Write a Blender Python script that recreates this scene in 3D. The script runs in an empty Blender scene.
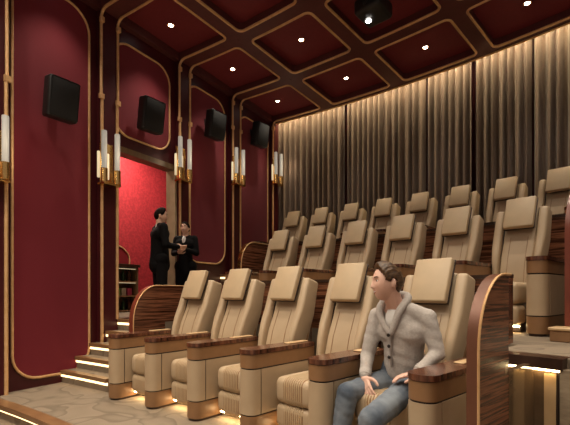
import bpy, bmesh, math, random
from math import sin, cos, radians as R_, pi, sqrt, atan2, degrees
from mathutils import Vector as V, Matrix as M
random.seed(7)
SC = bpy.context.scene
COL = SC.collection

# ------------------------------------------------------------------ materials
def nodes_of(name):
    m = bpy.data.materials.new(name); m.use_nodes = True
    nt = m.node_tree; b = nt.nodes['Principled BSDF']
    return m, nt, b
def ramp(nt, stops):
    r = nt.nodes.new('ShaderNodeValToRGB')
    el = r.color_ramp.elements
    while len(el) < len(stops): el.new(0.5)
    for e, (p, c) in zip(el, stops): e.position = p; e.color = (*c, 1)
    return r
def coords(nt, scale=(1, 1, 1), kind='Object'):
    t = nt.nodes.new('ShaderNodeTexCoord'); mp = nt.nodes.new('ShaderNodeMapping')
    nt.links.new(t.outputs[kind], mp.inputs['Vector']); mp.inputs['Scale'].default_value = scale
    return mp.outputs['Vector']
def noise(nt, vec, scale=5, detail=4, rough=.5, dist=0):
    n = nt.nodes.new('ShaderNodeTexNoise'); n.inputs['Scale'].default_value = scale
    n.inputs['Detail'].default_value = detail; n.inputs['Roughness'].default_value = rough
    n.inputs['Distortion'].default_value = dist
    nt.links.new(vec, n.inputs['Vector']); return n
def bump(nt, b, h, strength=.2, dist=.01):
    k = nt.nodes.new('ShaderNodeBump'); k.inputs['Strength'].default_value = strength
    k.inputs['Distance'].default_value = dist
    nt.links.new(h, k.inputs['Height']); nt.links.new(k.outputs['Normal'], b.inputs['Normal'])
def mat(name, c1, c2=None, rough=.5, metal=0., scale=8, vscale=(1, 1, 1), detail=4, bmp=0., bscale=None, coat=0., lo=.35, hi=.65, dist=0, sheen=0., spec=None):
    m, nt, b = nodes_of(name)
    c2 = c2 or tuple(x * .85 for x in c1)
    vec = coords(nt, vscale)
    n = noise(nt, vec, scale, detail, dist=dist)
    r = ramp(nt, [(lo, c2), (hi, c1)])
    nt.links.new(n.outputs['Fac'], r.inputs['Fac']); nt.links.new(r.outputs['Color'], b.inputs['Base Color'])
    b.inputs['Roughness'].default_value = rough; b.inputs['Metallic'].default_value = metal
    b.inputs['Coat Weight'].default_value = coat; b.inputs['Sheen Weight'].default_value = sheen
    if spec is not None: b.inputs['Specular IOR Level'].default_value = spec
    if bmp:
        n2 = noise(nt, vec, bscale or scale * 12, 2)
        bump(nt, b, n2.outputs['Fac'], bmp, .004)
    return m
def emit(name, c, s, base=(.8, .7, .5)):
    m, nt, b = nodes_of(name)
    b.inputs['Base Color'].default_value = (*base, 1)
    b.inputs['Emission Color'].default_value = (*c, 1); b.inputs['Emission Strength'].default_value = s
    return m

BEIGE = mat('beige_leather', (.49, .365, .235), (.45, .33, .208), .48, scale=5, bmp=.12, bscale=220)
BEIGE2 = mat('beige_leather_pad', (.52, .385, .235), (.47, .35, .218), .45, scale=6, bmp=.12, bscale=220)
TAN = mat('tan_leather', (.285, .150, .068), (.24, .125, .055), .42, scale=6, bmp=.1, bscale=200)
SEAM = mat('dark_piping', (.035, .017, .010), (.02, .010, .006), .5)
PLINTH = mat('plinth_wood', (.05, .02, .010), (.025, .010, .006), .3)
def wood_mat(name, vs, stops, rough=.25, scale=1.0):
    m, nt, b = nodes_of(name)
    n = noise(nt, coords(nt, vs), scale, 5, .6, .04)
    r = ramp(nt, stops)
    nt.links.new(n.outputs['Fac'], r.inputs['Fac']); nt.links.new(r.outputs['Color'], b.inputs['Base Color'])
    b.inputs['Roughness'].default_value = rough; b.inputs['Coat Weight'].default_value = .25
    return m
MAC = [(.30, (.020, .007, .004)), (.42, (.075, .026, .013)), (.49, (.27, .105, .052)), (.56, (.045, .016, .009)), (.64, (.24, .09, .045)), (.74, (.07, .026, .013))]
MACASSAR = wood_mat('macassar_veneer', (.5, .5, 17), MAC)
CAPW = wood_mat('checked_veneer', (26, 26, 3), [(.34, (.03, .010, .006)), (.5, (.10, .034, .018)), (.66, (.19, .075, .038))], .25)
NOSE = wood_mat('nosing_wood', (3, 3, 60), [(.3, (.16, .08, .035)), (.7, (.30, .16, .07))], .35)
GOLD = mat('brass', (.80, .50, .25), (.70, .41, .18), .42, .35, scale=14)
GOLDL = mat('polished_brass', (.90, .62, .26), (.80, .50, .18), .2, 1.0, scale=60, bmp=.35, bscale=90)
BRONZE = mat('bronze_edge', (.17, .065, .035), (.13, .05, .026), .36, .25, scale=4)
REDEDGE = mat('oxblood_lacquer', (.20, .045, .022), (.16, .035, .018), .3, scale=4, coat=.3)
RED = mat('red_fabric', (.180, .014, .024), (.160, .0115, .020), .8, scale=90, bmp=.25, bscale=500, sheen=.15, spec=.2)
MAROON = mat('maroon_lacquer', (.062, .007, .010), (.052, .006, .009), .4, scale=3, spec=.35)
COFFER = mat('coffer_red', (.20, .031, .037), (.18, .028, .033), .6, scale=30, spec=.2)
BEAMM = mat('beam_maroon', (.115, .030, .028), (.10, .026, .024), .5, scale=10, spec=.35)
CORR = mat('corridor_red', (.46, .024, .034), (.33, .014, .022), .75, scale=22, bmp=.6, bscale=60, lo=.42, hi=.6)
BLACK = mat('black_cloth_grille', (.010, .010, .010), (.006, .006, .006), .75, scale=200)
BLACKP = mat('black_plastic', (.012, .012, .012), (.009, .009, .009), .45)
CREAM = mat('cream_trim', (.62, .42, .22), (.56, .37, .19), .4)
JAMB = mat('walnut_casing', (.16, .095, .045), (.12, .07, .032), .4, scale=2, vscale=(8, 8, 1))
JAMB_LIT = mat('corridor_lit_casing', (.48, .38, .24), (.42, .33, .20), .45)  # corridor light on the jamb wood is put into this paler colour
DARKB = wood_mat('polished_bronze_panel', (1.5, 1.5, 9), [(.3, (.10, .065, .035)), (.7, (.16, .10, .055))], .12)
STONE = mat('grey_stone', (.36, .28, .19), (.20, .15, .10), .35, scale=9, vscale=(1, 1, 3))
CURT = None
def curtain_mat():
    m, nt, b = nodes_of('brown_drape')
    n = noise(nt, coords(nt, (1, 1, .3)), 40, 3)
    r = ramp(nt, [(.3, (.155, .105, .076)), (.7, (.185, .127, .094))])
    nt.links.new(n.outputs['Fac'], r.inputs['Fac']); nt.links.new(r.outputs['Color'], b.inputs['Base Color'])
    b.inputs['Roughness'].default_value = .8; b.inputs['Sheen Weight'].default_value = .2
    return m
CURT = curtain_mat()
def carpet_mat():
    m, nt, b = nodes_of('swirled_beige_carpet')
    vec = coords(nt)
    w = noise(nt, vec, 1.9, 1, .4, 1.2)
    c0, c1, dk = (.235, .178, .122), (.205, .155, .105), (.145, .108, .072)
    r = ramp(nt, [(.30, c1), (.445, c0), (.465, dk), (.53, c1), (.62, c0), (.75, c1)])
    nt.links.new(w.outputs['Fac'], r.inputs['Fac'])
    n = noise(nt, vec, 160, 3)
    mx = nt.nodes.new('ShaderNodeMixRGB'); mx.blend_type = 'OVERLAY'; mx.inputs['Fac'].default_value = .25
    nt.links.new(r.outputs['Color'], mx.inputs['Color1']); nt.links.new(n.outputs['Fac'], mx.inputs['Color2'])
    nt.links.new(mx.outputs['Color'], b.inputs['Base Color']); b.inputs['Roughness'].default_value = .85
    bump(nt, b, n.outputs['Fac'], .25, .006)
    return m
CARPET = carpet_mat()
LED = emit('warm_led', (1., .70, .34), 3)
SEATLED = emit('seat_led', (1., .74, .38), 24)
COVE = emit('cove_led', (1., .80, .52), 30)
LAMP = emit('downlight_lens', (1., .95, .88), 30)
def tube_mat():
    m, nt, b = nodes_of('frosted_lit_glass')
    b.inputs['Base Color'].default_value = (.30, .29, .27, 1); b.inputs['Roughness'].default_value = .35
    n = noise(nt, coords(nt, (60, 60, 2)), 3, 2)
    r = ramp(nt, [(.3, (.62, .56, .46)), (.7, (1., .93, .80))])
    nt.links.new(n.outputs['Fac'], r.inputs['Fac']); nt.links.new(r.outputs['Color'], b.inputs['Emission Color'])
    b.inputs['Emission Strength'].default_value = .26
    return m
TUBE = tube_mat()
WARMTUBE = emit('warm_lit_glass', (1., .80, .48), .5)

# ------------------------------------------------------------------ mesh builder
class MB:
    def __init__(s): s.v = []; s.f = []; s.m = []
    def add(s, vs, fs, mi=0, mtx=None):
        o = len(s.v)
        for p in vs:
            p = V(p); s.v.append(tuple(mtx @ p if mtx else p))
        for f in fs: s.f.append(tuple(i + o for i in f)); s.m.append(mi)
        return s
    def bm(s, b, mi=0, mtx=None):
        b.verts.ensure_lookup_table(); b.verts.index_update()
        s.add([v.co.copy() for v in b.verts], [[v.index for v in f.verts] for f in b.faces], mi, mtx); b.free(); return s
    def box(s, x0, x1, y0, y1, z0, z1, mi=0, mtx=None):
        vs = [(x, y, z) for z in (z0, z1) for (x, y) in ((x0, y0), (x1, y0), (x1, y1), (x0, y1))]
        return s.add(vs, [(3, 2, 1, 0), (4, 5, 6, 7), (0, 1, 5, 4), (1, 2, 6, 5), (2, 3, 7, 6), (3, 0, 4, 7)], mi, mtx)
    def rbox(s, x0, x1, y0, y1, z0, z1, r=.02, seg=3, mi=0, mtx=None, warp=None, cuts=0):
        b = bmesh.new(); bmesh.ops.create_cube(b, size=1)
        for v in b.verts: v.co = V(((x0 + x1) / 2 + v.co.x * (x1 - x0), (y0 + y1) / 2 + v.co.y * (y1 - y0), (z0 + z1) / 2 + v.co.z * (z1 - z0)))
        if r: bmesh.ops.bevel(b, geom=b.edges[:] + b.verts[:], offset=r, segments=seg, affect='EDGES', profile=.5)
        if cuts:
            es = [e for e in b.edges if e.calc_length() > .12]
            bmesh.ops.subdivide_edges(b, edges=es, cuts=cuts, use_grid_fill=True)
        if warp:
            for v in b.verts: v.co = warp(v.co)
        return s.bm(b, mi, mtx)
    def prism(s, poly, z0, z1, mi=0, mtx=None):
        n = len(poly)
        vs = [(x, y, z0) for x, y in poly] + [(x, y, z1) for x, y in poly]
        return s.add(vs, [tuple(range(n))[::-1], tuple(range(n, 2 * n))] + [(i, (i + 1) % n, n + (i + 1) % n, n + i) for i in range(n)], mi, mtx)
    def strip_solid(s, top, bot, mi=0):   # two equal loops -> solid between them as arc ring (used by sectors)
        return s
    def tube(s, pts, r, n=8, mi=0, closed=False, mtx=None, flat=1.0):
        pts = [V(p) for p in pts]; k = len(pts); rings = []; up = None
        for i, p in enumerate(pts):
            a = pts[(i - 1) % k] if (closed or i > 0) else p
            c = pts[(i + 1) % k] if (closed or i < k - 1) else p
            t = (c - a).normalized()
            if up is None: up = V((0, 0, 1)) if abs(t.z) < .9 else V((1, 0, 0))
            x = t.cross(up)
            if x.length < 1e-4: x = t.cross(V((0, 1, 0)))
            x.normalize(); u = x.cross(t).normalized(); up = u
            rr = r[i] if isinstance(r, (list, tuple)) else r
            rings.append([p + x * cos(2 * pi * j / n) * rr + u * sin(2 * pi * j / n) * rr * flat for j in range(n)])
        vs = [q for ring in rings for q in ring]; fs = []
        for i in range(k if closed else k - 1):
            for j in range(n):
                a, b_ = i * n + j, i * n + (j + 1) % n
                c, d = ((i + 1) % k) * n + (j + 1) % n, ((i + 1) % k) * n + j
                fs.append((a, b_, c, d))
        if not closed: fs += [tuple(range(n))[::-1], tuple(range((k - 1) * n, k * n))]
        return s.add(vs, fs, mi, mtx)
    def lathe(s, prof, n=20, mi=0, mtx=None):
        vs = []; fs = []
        for r, z in prof:
            vs += [(r * cos(2 * pi * j / n), r * sin(2 * pi * j / n), z) for j in range(n)]
        for i in range(len(prof) - 1):
            for j in range(n): fs.append((i * n + j, i * n + (j + 1) % n, (i + 1) * n + (j + 1) % n, (i + 1) * n + j))
        fs += [tuple(range(n))[::-1], tuple(range((len(prof) - 1) * n, len(prof) * n))]
        return s.add(vs, fs, mi, mtx)
    def build(s, name, mats, parent=None, smooth=True, angle=35, kind=None):
        me = bpy.data.meshes.new(name); me.from_pydata(s.v, [], s.f); me.update()
        b = bmesh.new(); b.from_mesh(me); bmesh.ops.recalc_face_normals(b, faces=b.faces); b.to_mesh(me); b.free()
        for m in (mats if isinstance(mats, (list, tuple)) else [mats]): me.materials.append(m)
        me.polygons.foreach_set('material_index', s.m)
        if smooth: me.shade_smooth(); me.set_sharp_from_angle(angle=R_(angle))
        o = bpy.data.objects.new(name, me); COL.objects.link(o)
        if parent: o.parent = parent
        if kind: o['kind'] = kind
        return o

def tag(o, label=None, cat=None, group=None, kind=None):
    if label: o['label'] = label
    if cat: o['category'] = cat
    if group: o['group'] = group
    if kind: o['kind'] = kind
    return o
def empty(name, loc, rz=0, label=None, cat=None, group=None):
    o = bpy.data.objects.new(name, None); COL.objects.link(o); o.empty_display_size = .1
    o.location = loc; o.rotation_euler = (0, 0, rz)
    return tag(o, label, cat, group)
def kids(o): return [c for c in bpy.data.objects if c.parent == o]
def copy_tree(o, parent=None):
    c = o.copy(); COL.objects.link(c)
    if parent: c.parent = parent
    for ch in kids(o): copy_tree(ch, c)
    return c

# ------------------------------------------------------------------ layout of the fan-shaped hall
CX, CY = -11.64, -8.86                     # common centre of the seat rows, ceiling rings and back drape
H = 5.25                                   # underside of the ceiling beams
def pol(r, a, z=0.): return V((CX + r * sin(R_(a)), CY + r * cos(R_(a)), z))
def rotz(a): return -R_(a)                 # a thing whose local +y points away from the centre
DX, DY, NX, NY = .5189, .8548, .8548, -.5189
def W(s, o, z): return V((-6.15 + DX * s + NX * o, DY * s + NY * o, z))
WM = M(((DX, NX, 0, -6.15), (DY, NY, 0, 0), (0, 0, 1, 0), (0, 0, 0, 1)))   # (s, o, z) -> world
def s_at(r):                               # where ring r meets the pilaster face
    px, py = -6.15 - CX, -CY
    b_ = px * DX + py * DY; c_ = px * px + py * py - r * r
    return -b_ + sqrt(b_ * b_ - c_)
def ang_at(r, o=0.):
    p = None
    px, py = -6.15 + NX * o - CX, NY * o - CY
    b_ = px * DX + py * DY; c_ = px * px + py * py - r * r
    s = -b_ + sqrt(b_ * b_ - c_); x, y = px + DX * s, py + DY * s
    return degrees(atan2(x, y))
def sector(mb, r0, r1, a0, a1, z0, z1, mi=0, n=None):
    """solid ring sector; a0 may be 'wall' so that its end follows the left wall"""
    n = n or max(3, int(24))
    def aa(r, t):
        lo = ang_at(r, -.10) if a0 == 'wall' else a0
        return lo + (a1 - lo) * t
    vs = []
    for i in range(n + 1):
        t = i / n
        for r, z in ((r0, z0), (r1, z0), (r1, z1), (r0, z1)): vs.append(pol(r, aa(r, t), z))
    fs = [(0, 1, 2, 3), tuple(n * 4 + k for k in (3, 2, 1, 0))]
    for i in range(n):
        for k in range(4):
            fs.append((i * 4 + k, i * 4 + (k + 1) % 4, (i + 1) * 4 + (k + 1) % 4, (i + 1) * 4 + k))
    return mb.add(vs, fs, mi)

T2, T3 = .80, 1.55                          # heights of the second and third tier
A_END = 57.

# ------------------------------------------------------------------ setting: floors and steps
mb = MB(); sector(mb, 9, 16.0, 'wall', 66, -.52, -.32); mb.build('floor', CARPET, kind='structure')
mb = MB(); sector(mb, 15.77, 18.2, 'wall', A_END, -.32, 0); sector(mb, 15.45, 15.80, 'wall', A_END, -.32, -.16)
mb.build('floor', CARPET, kind='structure')
mb = MB(); sector(mb, 17.97, 20.3, 34.9, 48.3, -.1, T2); sector(mb, 17.48, 20.3, 48.3, A_END, -.1, T2); sector(mb, 17.5, 19.35, 'wall', 34.95, -.1, T2)
mb.build('floor', CARPET, kind='structure')
mb = MB(); sector(mb, 20.1, 22.3, 'wall', A_END, .5, T3); mb.build('floor', CARPET, kind='structure')

def stair(r0, treads, z0, rise, a1, name, a0='wall', tread=.2):
    st = MB(); no = MB(); ld = MB()
    for i in range(treads):
        ra = r0 + tread * i
        z = z0 + rise * (i + 1)
        rb = r0 + tread * treads + .03
        sector(st, ra, rb, a0, a1, z - rise, z, 0, 8)
        sector(no, ra - .03, ra + .05, a0, a1, z - .045, z + .004, 0, 8)
        sector(ld, ra - .012, ra - .001, a0, a1, z - .080, z - .047, 0, 8)
    o = st.build('stairs', CARPET, kind='structure')
    no.build('step_nosing', NOSE, o); ld.build('step_light', LED, o)
    return o
stair(16.7, 5, 0, .16, 34.75, 'front')
stair(19.3, 5, T2, .15, 34.2, 'rear', tread=.16)
# the platform edge at the lower left, two risers down to the screen floor
o = MB()
sector(o, 15.735, 15.86, 'wall', A_END, -.05, .004); sector(o, 15.41, 15.53, 'wall', A_END, -.21, -.156)
no = o.build('trim_1', NOSE, kind='structure')
ld = MB(); sector(ld, 15.755, 15.768, 'wall', A_END, -.075, -.052); sector(ld, 15.43, 15.445, 'wall', A_END, -.235, -.212)
ld.build('step_light', LED, no)

# ------------------------------------------------------------------ setting: left wall
S_P = [s_at(r) for r in (14.51, 14.24, 15.99, 15.73, 17.48, 17.21, 18.972, 18.718, 20.458, 20.194, 21.95, 21.706)]
BAYS = []
RINGS = [(20.458, 21.706), (18.972, 20.194), (17.48, 18.718), (15.99, 17.21), (14.50, 15.72), (13.0, 14.22), (11.5, 12.72)]
DOOR0, DOOR1, DOORT = 7.065, 8.275, 3.36
mb = MB()
for (a, b_, z0, z1) in ((2.0, DOOR0, -.5, 5.6), (DOOR1, 12.6, -.5, 5.6), (DOOR0, DOOR1, DOORT, 5.6), (DOOR0, DOOR1, -.5, T2)):
    mb.box(a, b_, -.26, -.10, z0, z1, 0, WM)
wall = mb.build('wall_left', MAROON, smooth=False, kind='structure')
# pilasters continue the ceiling beams down the wall
pil = []
for k in range(6):
    r_in, r_out = (RINGS[k][1], RINGS[k - 1][0]) if k else (21.706, 21.95)
    a, b_ = s_at(r_in), s_at(r_out)
    if a < 2.2: continue
    pil.append((a, b_))
for i, (a, b_) in enumerate(pil):
    z0 = -.3 if a < 6.9 else (T2 if a < 10 else T3)
    p = MB().box(a, b_, -.10, 0, -.4, H, 0, WM).build('trim_%d' % (i + 2), MAROON, smooth=False, kind='structure')
# fabric panels with brass mouldings
def rrect(x0, x1, y0, y1, r, n=7):
    pts = []
    for cx, cy, a0 in ((x1 - r, y1 - r, 0), (x0 + r, y1 - r, 90), (x0 + r, y0 + r, 180), (x1 - r, y0 + r, 270)):
        for i in range(n + 1):
            t = R_(a0 + 90 * i / n); pts.append((cx + r * cos(t), cy + r * sin(t)))
    return pts
PANELS = [(5.665, 6.66, .12, 5.13, .31), (7.05, 8.15, 3.60, 5.03, .28), (8.55, 9.63, 1.76, 5.03, .30), (10.09, 11.20, 2.05, 5.03, .30), (4.16, 5.18, .13, 5.06, .3)]
PLAB = ['tall red fabric wall panel in brass frame reaching down to the front platform',
        'short red fabric panel in brass frame above the doorway', 'red fabric panel in brass frame just past the doorway beside the standing woman',
        'narrow red fabric panel in brass frame next to the brown drapes', 'red fabric panel in brass frame beside the lower floor']
for (a, b_, z0, z1, r), lab in zip(PANELS, PLAB):
    e = empty('wall_panel', W((a + b_) / 2, -.1, z0), 0, lab, 'wall panel', 'red panels along the wall')
    e.rotation_euler = (0, 0, atan2(DY, DX))
    poly = rrect(-(b_ - a) / 2, (b_ - a) / 2, 0, z1 - z0, r)
    mtx = M(((1, 0, 0, 0), (0, 0, -1, 0), (0, 1, 0, 0), (0, 0, 0, 1)))   # poly x,y -> local x, z ; thickness to -y (room side)
    MB().prism(poly, .0, .012, 0, mtx).build('fabric', RED, e)
    MB().tube([(x, -.014, z) for x, z in poly], .017, 8, closed=True).build('frame', GOLD, e)
# doorway casing and the corridor behind it
mb = MB()
mb.box(DOOR0 - .07, DOOR0 + .012, -.27, -.07, T2, DOORT + .05, 0, WM)
mb.box(DOOR0 - .07, DOOR1 + .03, -.27, -.07, DOORT - .03, DOORT + .06, 0, WM)
dc = mb.build('door_1', JAMB, smooth=False, kind='structure')
MB().box(DOOR1 - .02, DOOR1 + .06, -.28, -.06, T2, DOORT - .03, 0, WM).build('jamb', JAMB_LIT, dc, smooth=False)
OC = -1.95
MB().box(4.5, 11.5, OC - .1, OC, .3, 4.5, 0, WM).build('wall_corridor', CORR, smooth=False, kind='structure')
MB().box(4.5, 11.5, OC, -.26, T2 - .15, T2, 0, WM).build('floor', CARPET, smooth=False, kind='structure')
MB().box(4.5, 11.5, OC, -.26, 4.42, 4.52, 0, WM).build('ceiling', COFFER, smooth=False, kind='structure')

# ------------------------------------------------------------------ setting: ceiling with coffers
COLS = [('wall', 34.945), (35.752, 39.174), (39.932, 43.418), (44.094, 47.62), (48.30, 51.85), (52.5, 56.1), (56.8, 60.4)]
DEEP = .13
def coffer_loop(r0, r1, a0, a1, n_arc=5, rad=.09, side=8):
    """closed loop of (r, a) with rounded corners; wall side square"""
    pts = []
    def lerp(p, q, k): return [(p[0] + (q[0] - p[0]) * t / k, p[1] + (q[1] - p[1]) * t / k) for t in range(k)]
    if a0 == 'wall':
        L0, L1 = ang_at(r0), ang_at(r1)
    rm = (r0 + r1) / 2; da = degrees(rad / rm)
    c = []
    # order: (r0,a0) -> (r0,a1) -> (r1,a1) -> (r1,a0)
    def arc(rc, ac, t0, t1):
        return [(rc + rad * sin(R_(t0 + (t1 - t0) * i / n_arc)), ac + da * cos(R_(t0 + (t1 - t0) * i / n_arc))) for i in range(n_arc + 1)]
    br = arc(r0 + rad, a1 - da, -90, 0); tr = arc(r1 - rad, a1 - da, 0, 90)
    if a0 == 'wall':
        bl = [(r0, L0)]; tl = [(r1, L1)]
    else:
        tl = arc(r1 - rad, a0 + da, 90, 180); bl = arc(r0 + rad, a0 + da, 180, 270)
    loop = []
    loop += lerp(bl[-1], br[0], side) + br[:-1] + lerp(br[-1], tr[0], side) + tr[:-1] + lerp(tr[-1], tl[0], side) + tl[:-1]
    if a0 == 'wall': loop += lerp(tl[-1], bl[0], side)
    else: loop += lerp(tl[-1], bl[0], side) + bl[:-1]
    return loop
ceil = MB(); coffers = []; trims = []
lines_a = ['wall'] + [(COLS[i][1] + COLS[i + 1][0]) / 2 for i in range(len(COLS) - 1)] + [62.]
lines_r = [21.86] + [(RINGS[i][0] + RINGS[i + 1][1]) / 2 for i in range(len(RINGS) - 1)] + [11.2]
for i, (r0, r1) in enumerate(RINGS):
    for j, (a0, a1) in enumerate(COLS):
        loop = coffer_loop(r0, r1, a0, a1)
        R1, R0 = lines_r[i], lines_r[i + 1]; A0, A1 = lines_a[j], lines_a[j + 1]
        n = len(loop); inner = [pol(r, a, H) for r, a in loop]
        outer = []
        for r, a in loop:      # push each loop point out to the cell border
            lo = a0 if a0 != 'wall' else ang_at(r)
            rc, ac = (r0 + r1) / 2, (lo + a1) / 2
            u, w = (r - rc) / ((r1 - r0) / 2), (a - ac) / ((a1 - lo) / 2)
            k = max(abs(u), abs(w)); u /= k; w /= k
            rr = rc + (u * (R1 - rc) if u > 0 else u * (rc - R0))
            LO = A0 if A0 != 'wall' else ang_at(rr, -.10)
            aa = ac + (w * (A1 - ac) if w > 0 else w * (ac - LO))
            outer.append(pol(rr, aa, H))
        top = [p + V((0, 0, DEEP)) for p in inner]
        fs = []
        for q in range(n):
            q2 = (q + 1) % n
            fs += [(q, q2, n + q2, n + q), (n + q, n + q2, 2 * n + q2, 2 * n + q)]
        ceil.add(outer + inner + top, fs)
        coffers.append(MB().add(top, [tuple(range(n))]).v and (top, loop, a0))
        if a0 != 'wall':
            trims.append([p + V((0, 0, .0)) for p in inner])
        else:                   # trim runs up a pilaster edge, bends, follows the ring, turns and comes back
            idx_l = [q for q in range(n)]
            path = [loop[q] for q in range(n)]
            # loop starts at (r0,wall) ... ends on the wall side lerp; drop the wall-side points
            keep = path[:n - 8] + [path[n - 8]]
            pts = [pol(r, a, H) for r, a in keep]
            s0, s1 = s_at(r0), s_at(r1)
            trims.append((pts, s0, s1, i))
ceil.box(1.8, 12.7, -.5, 0.02, H + DEEP + .2, H + DEEP + .3, 0, WM)
ceiling = ceil.build('ceiling', BEAMM, smooth=False, kind='structure')
top = MB(); sector(top, 11.0, 21.86, 'wall', 62, H + DEEP + .03, H + DEEP + .2, 0, 40); sector(top, 21.8, 22.5, 'wall', 62, H + .42, H + .6, 0, 40)
sector(top, 21.80, 21.86, 'wall', 62, H, H + .45, 0, 40)
top.build('slab', BEAMM, ceiling)
for (tp, loop, a0) in coffers:
    MB().add(tp, [tuple(range(len(tp)))]).build('coffer', COFFER, ceiling, smooth=False)
# brass trims
TN = [20]
JOG = [5.08, 4.59, 4.22, 4.00, 3.7, 3.4]
for t in trims:
    if isinstance(t, list):
        MB().tube(t, .021, 6, closed=True).build('coffer_trim', GOLD, ceiling)
    else:
        pts, s0, s1, i = t
        if s0 < 2.5: continue
        rb = .13
        def down(s, p_next, zj, first):
            # from floor up the pilaster edge, bending into the ceiling direction
            base = W(s, .004, 0); d = (V((p_next.x, p_next.y, 0)) - V((base.x, base.y, 0))).normalized()
            arc = [V((base.x, base.y, H - rb)) + d * (rb - rb * cos(R_(90 * k / 5))) + V((0, 0, rb * sin(R_(90 * k / 5)))) for k in range(6)]
            z0 = -.3 if s < 6.9 else (T2 if s < 9.9 else T3)
            return z0, arc
        z0a, arc_a = down(s0, pts[1], 0, True); z0b, arc_b = down(s1, pts[-2], 0, False)
        za = JOG[min(i + 1, 5)]; zb = JOG[min(i, 5)]
        mid = [p for p in pts if (p - W(s0, 0, H)).length > rb * 1.05 and (p - W(s1, 0, H)).length > rb * 1.05]
        MB().tube([W(s0, .004, za)] + arc_a + mid + arc_b[::-1] + [W(s1, .004, zb)], .021, 6).build('coffer_trim', GOLD, ceiling)
        for s, z0, zj, sg in ((s0, z0a, za, 1), (s1, z0b, zb, -1)):
            g = MB(); g.tube([W(s - .010 * sg, .006, z0), W(s - .010 * sg, .006, zj)], .022, 6)
            g.box(s - .035, s + .035, -.005, .032, zj - .035, zj + .035, 0, WM)
            g.rbox(s - .03, s + .03, -.005, .05, H - .20, H - .12, .008, 1, 0, WM)
            TN[0] += 1; g.build('trim_%d' % TN[0], GOLD, kind='structure')
# trim along the drape opening
r_ = MB(); r_.tube([pol(21.84, a, H - .005) for a in [ang_at(21.84) + (58 - ang_at(21.84)) * k / 40 for k in range(41)]], .018, 6)
r_.build('drape_trim', GOLD, ceiling)

# ------------------------------------------------------------------ back drapes
mb = MB(); sector(mb, 22.32, 22.45, 'wall', 62, .5, 5.7, 0, 40); mb.build('wall_back', MAROON, kind='structure')
edges = [31.2, 33.72, 36.02, 38.32, 40.62, 42.92, 45.3, 47.7, 50.1, 52.5, 55., 58.]
DL = ['brown pleated drape in the corner against the red wall', 'brown pleated drape second from the red wall', 'brown pleated drape third from the red wall',
      'brown pleated drape fourth from the red wall', 'brown pleated drape fifth from the red wall', 'brown pleated drape sixth from the red wall', 'brown pleated drape seventh from the red wall',
      'brown pleated drape eighth from the red wall', 'brown pleated drape ninth from the red wall', 'brown pleated drape tenth from the red wall', 'brown pleated drape eleventh from the red wall']
for k in range(len(edges) - 1):
    a0, a1 = edges[k] + .04, edges[k + 1] - .04
    n = 132; nz = 2; vs = []; fs = []; ph = random.random() * 6
    npl = 6.0 + (k % 3) * .5
    prof = []
    for i in range(n + 1):
        t = i / n
        q = t * npl * 2 * pi + .35 * sin(t * 17 + ph)
        c = cos(q); x = .075 * (abs(c) ** .7) * (1 if c > 0 else -1) * (1 + .18 * sin(t * 23 + ph))
        prof.append((t, x))
    for side, off in ((0, 0.), (1, .012)):
        for z in (T3, H + .38):
            for (t, x) in prof:
                vs.append(pol(22.08 + x + off, a0 + (a1 - a0) * t, z))
    m = n + 1
    for i in range(n):
        fs.append((i, i + 1, m + i + 1, m + i)); fs.append((2 * m + i + 1, 2 * m + i, 3 * m + i, 3 * m + i + 1))
        fs.append((i + 1, i, 2 * m + i, 2 * m + i + 1)); fs.append((m + i, m + i + 1, 3 * m + i + 1, 3 * m + i))
    fs += [(0, m, 3 * m, 2 * m), (n, 2 * m + n, 3 * m + n, m + n)]
    o = MB().add(vs, fs).build('drape', CURT, angle=70)
    tag(o, DL[k], 'curtain', 'brown drapes across the back wall')
cv = MB(); sector(cv, 21.865, 21.90, 'wall', 58, H + .30, H + .33, 0, 40)
tag(cv.build('cove_light', COVE), 'hidden warm light strip above the brown drapes', 'light strip')
for k in range(9):
    a = 32.4 + k * 3.0
    L = bpy.data.lights.new('cove_lamp', 'AREA'); L.shape = 'RECTANGLE'; L.size = 1.12; L.size_y = .03; L.energy = 14.5; L.color = (1, .80, .47); L.spread = R_(135)
    o = bpy.data.objects.new('cove_lamp', L); COL.objects.link(o)
    o.location = pol(21.90, a, H + .27); o.rotation_euler = (R_(-8), 0, rotz(a))
    o.rotation_euler = (M.Rotation(rotz(a), 3, 'Z') @ M.Rotation(R_(14), 3, 'X')).to_euler()

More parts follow.
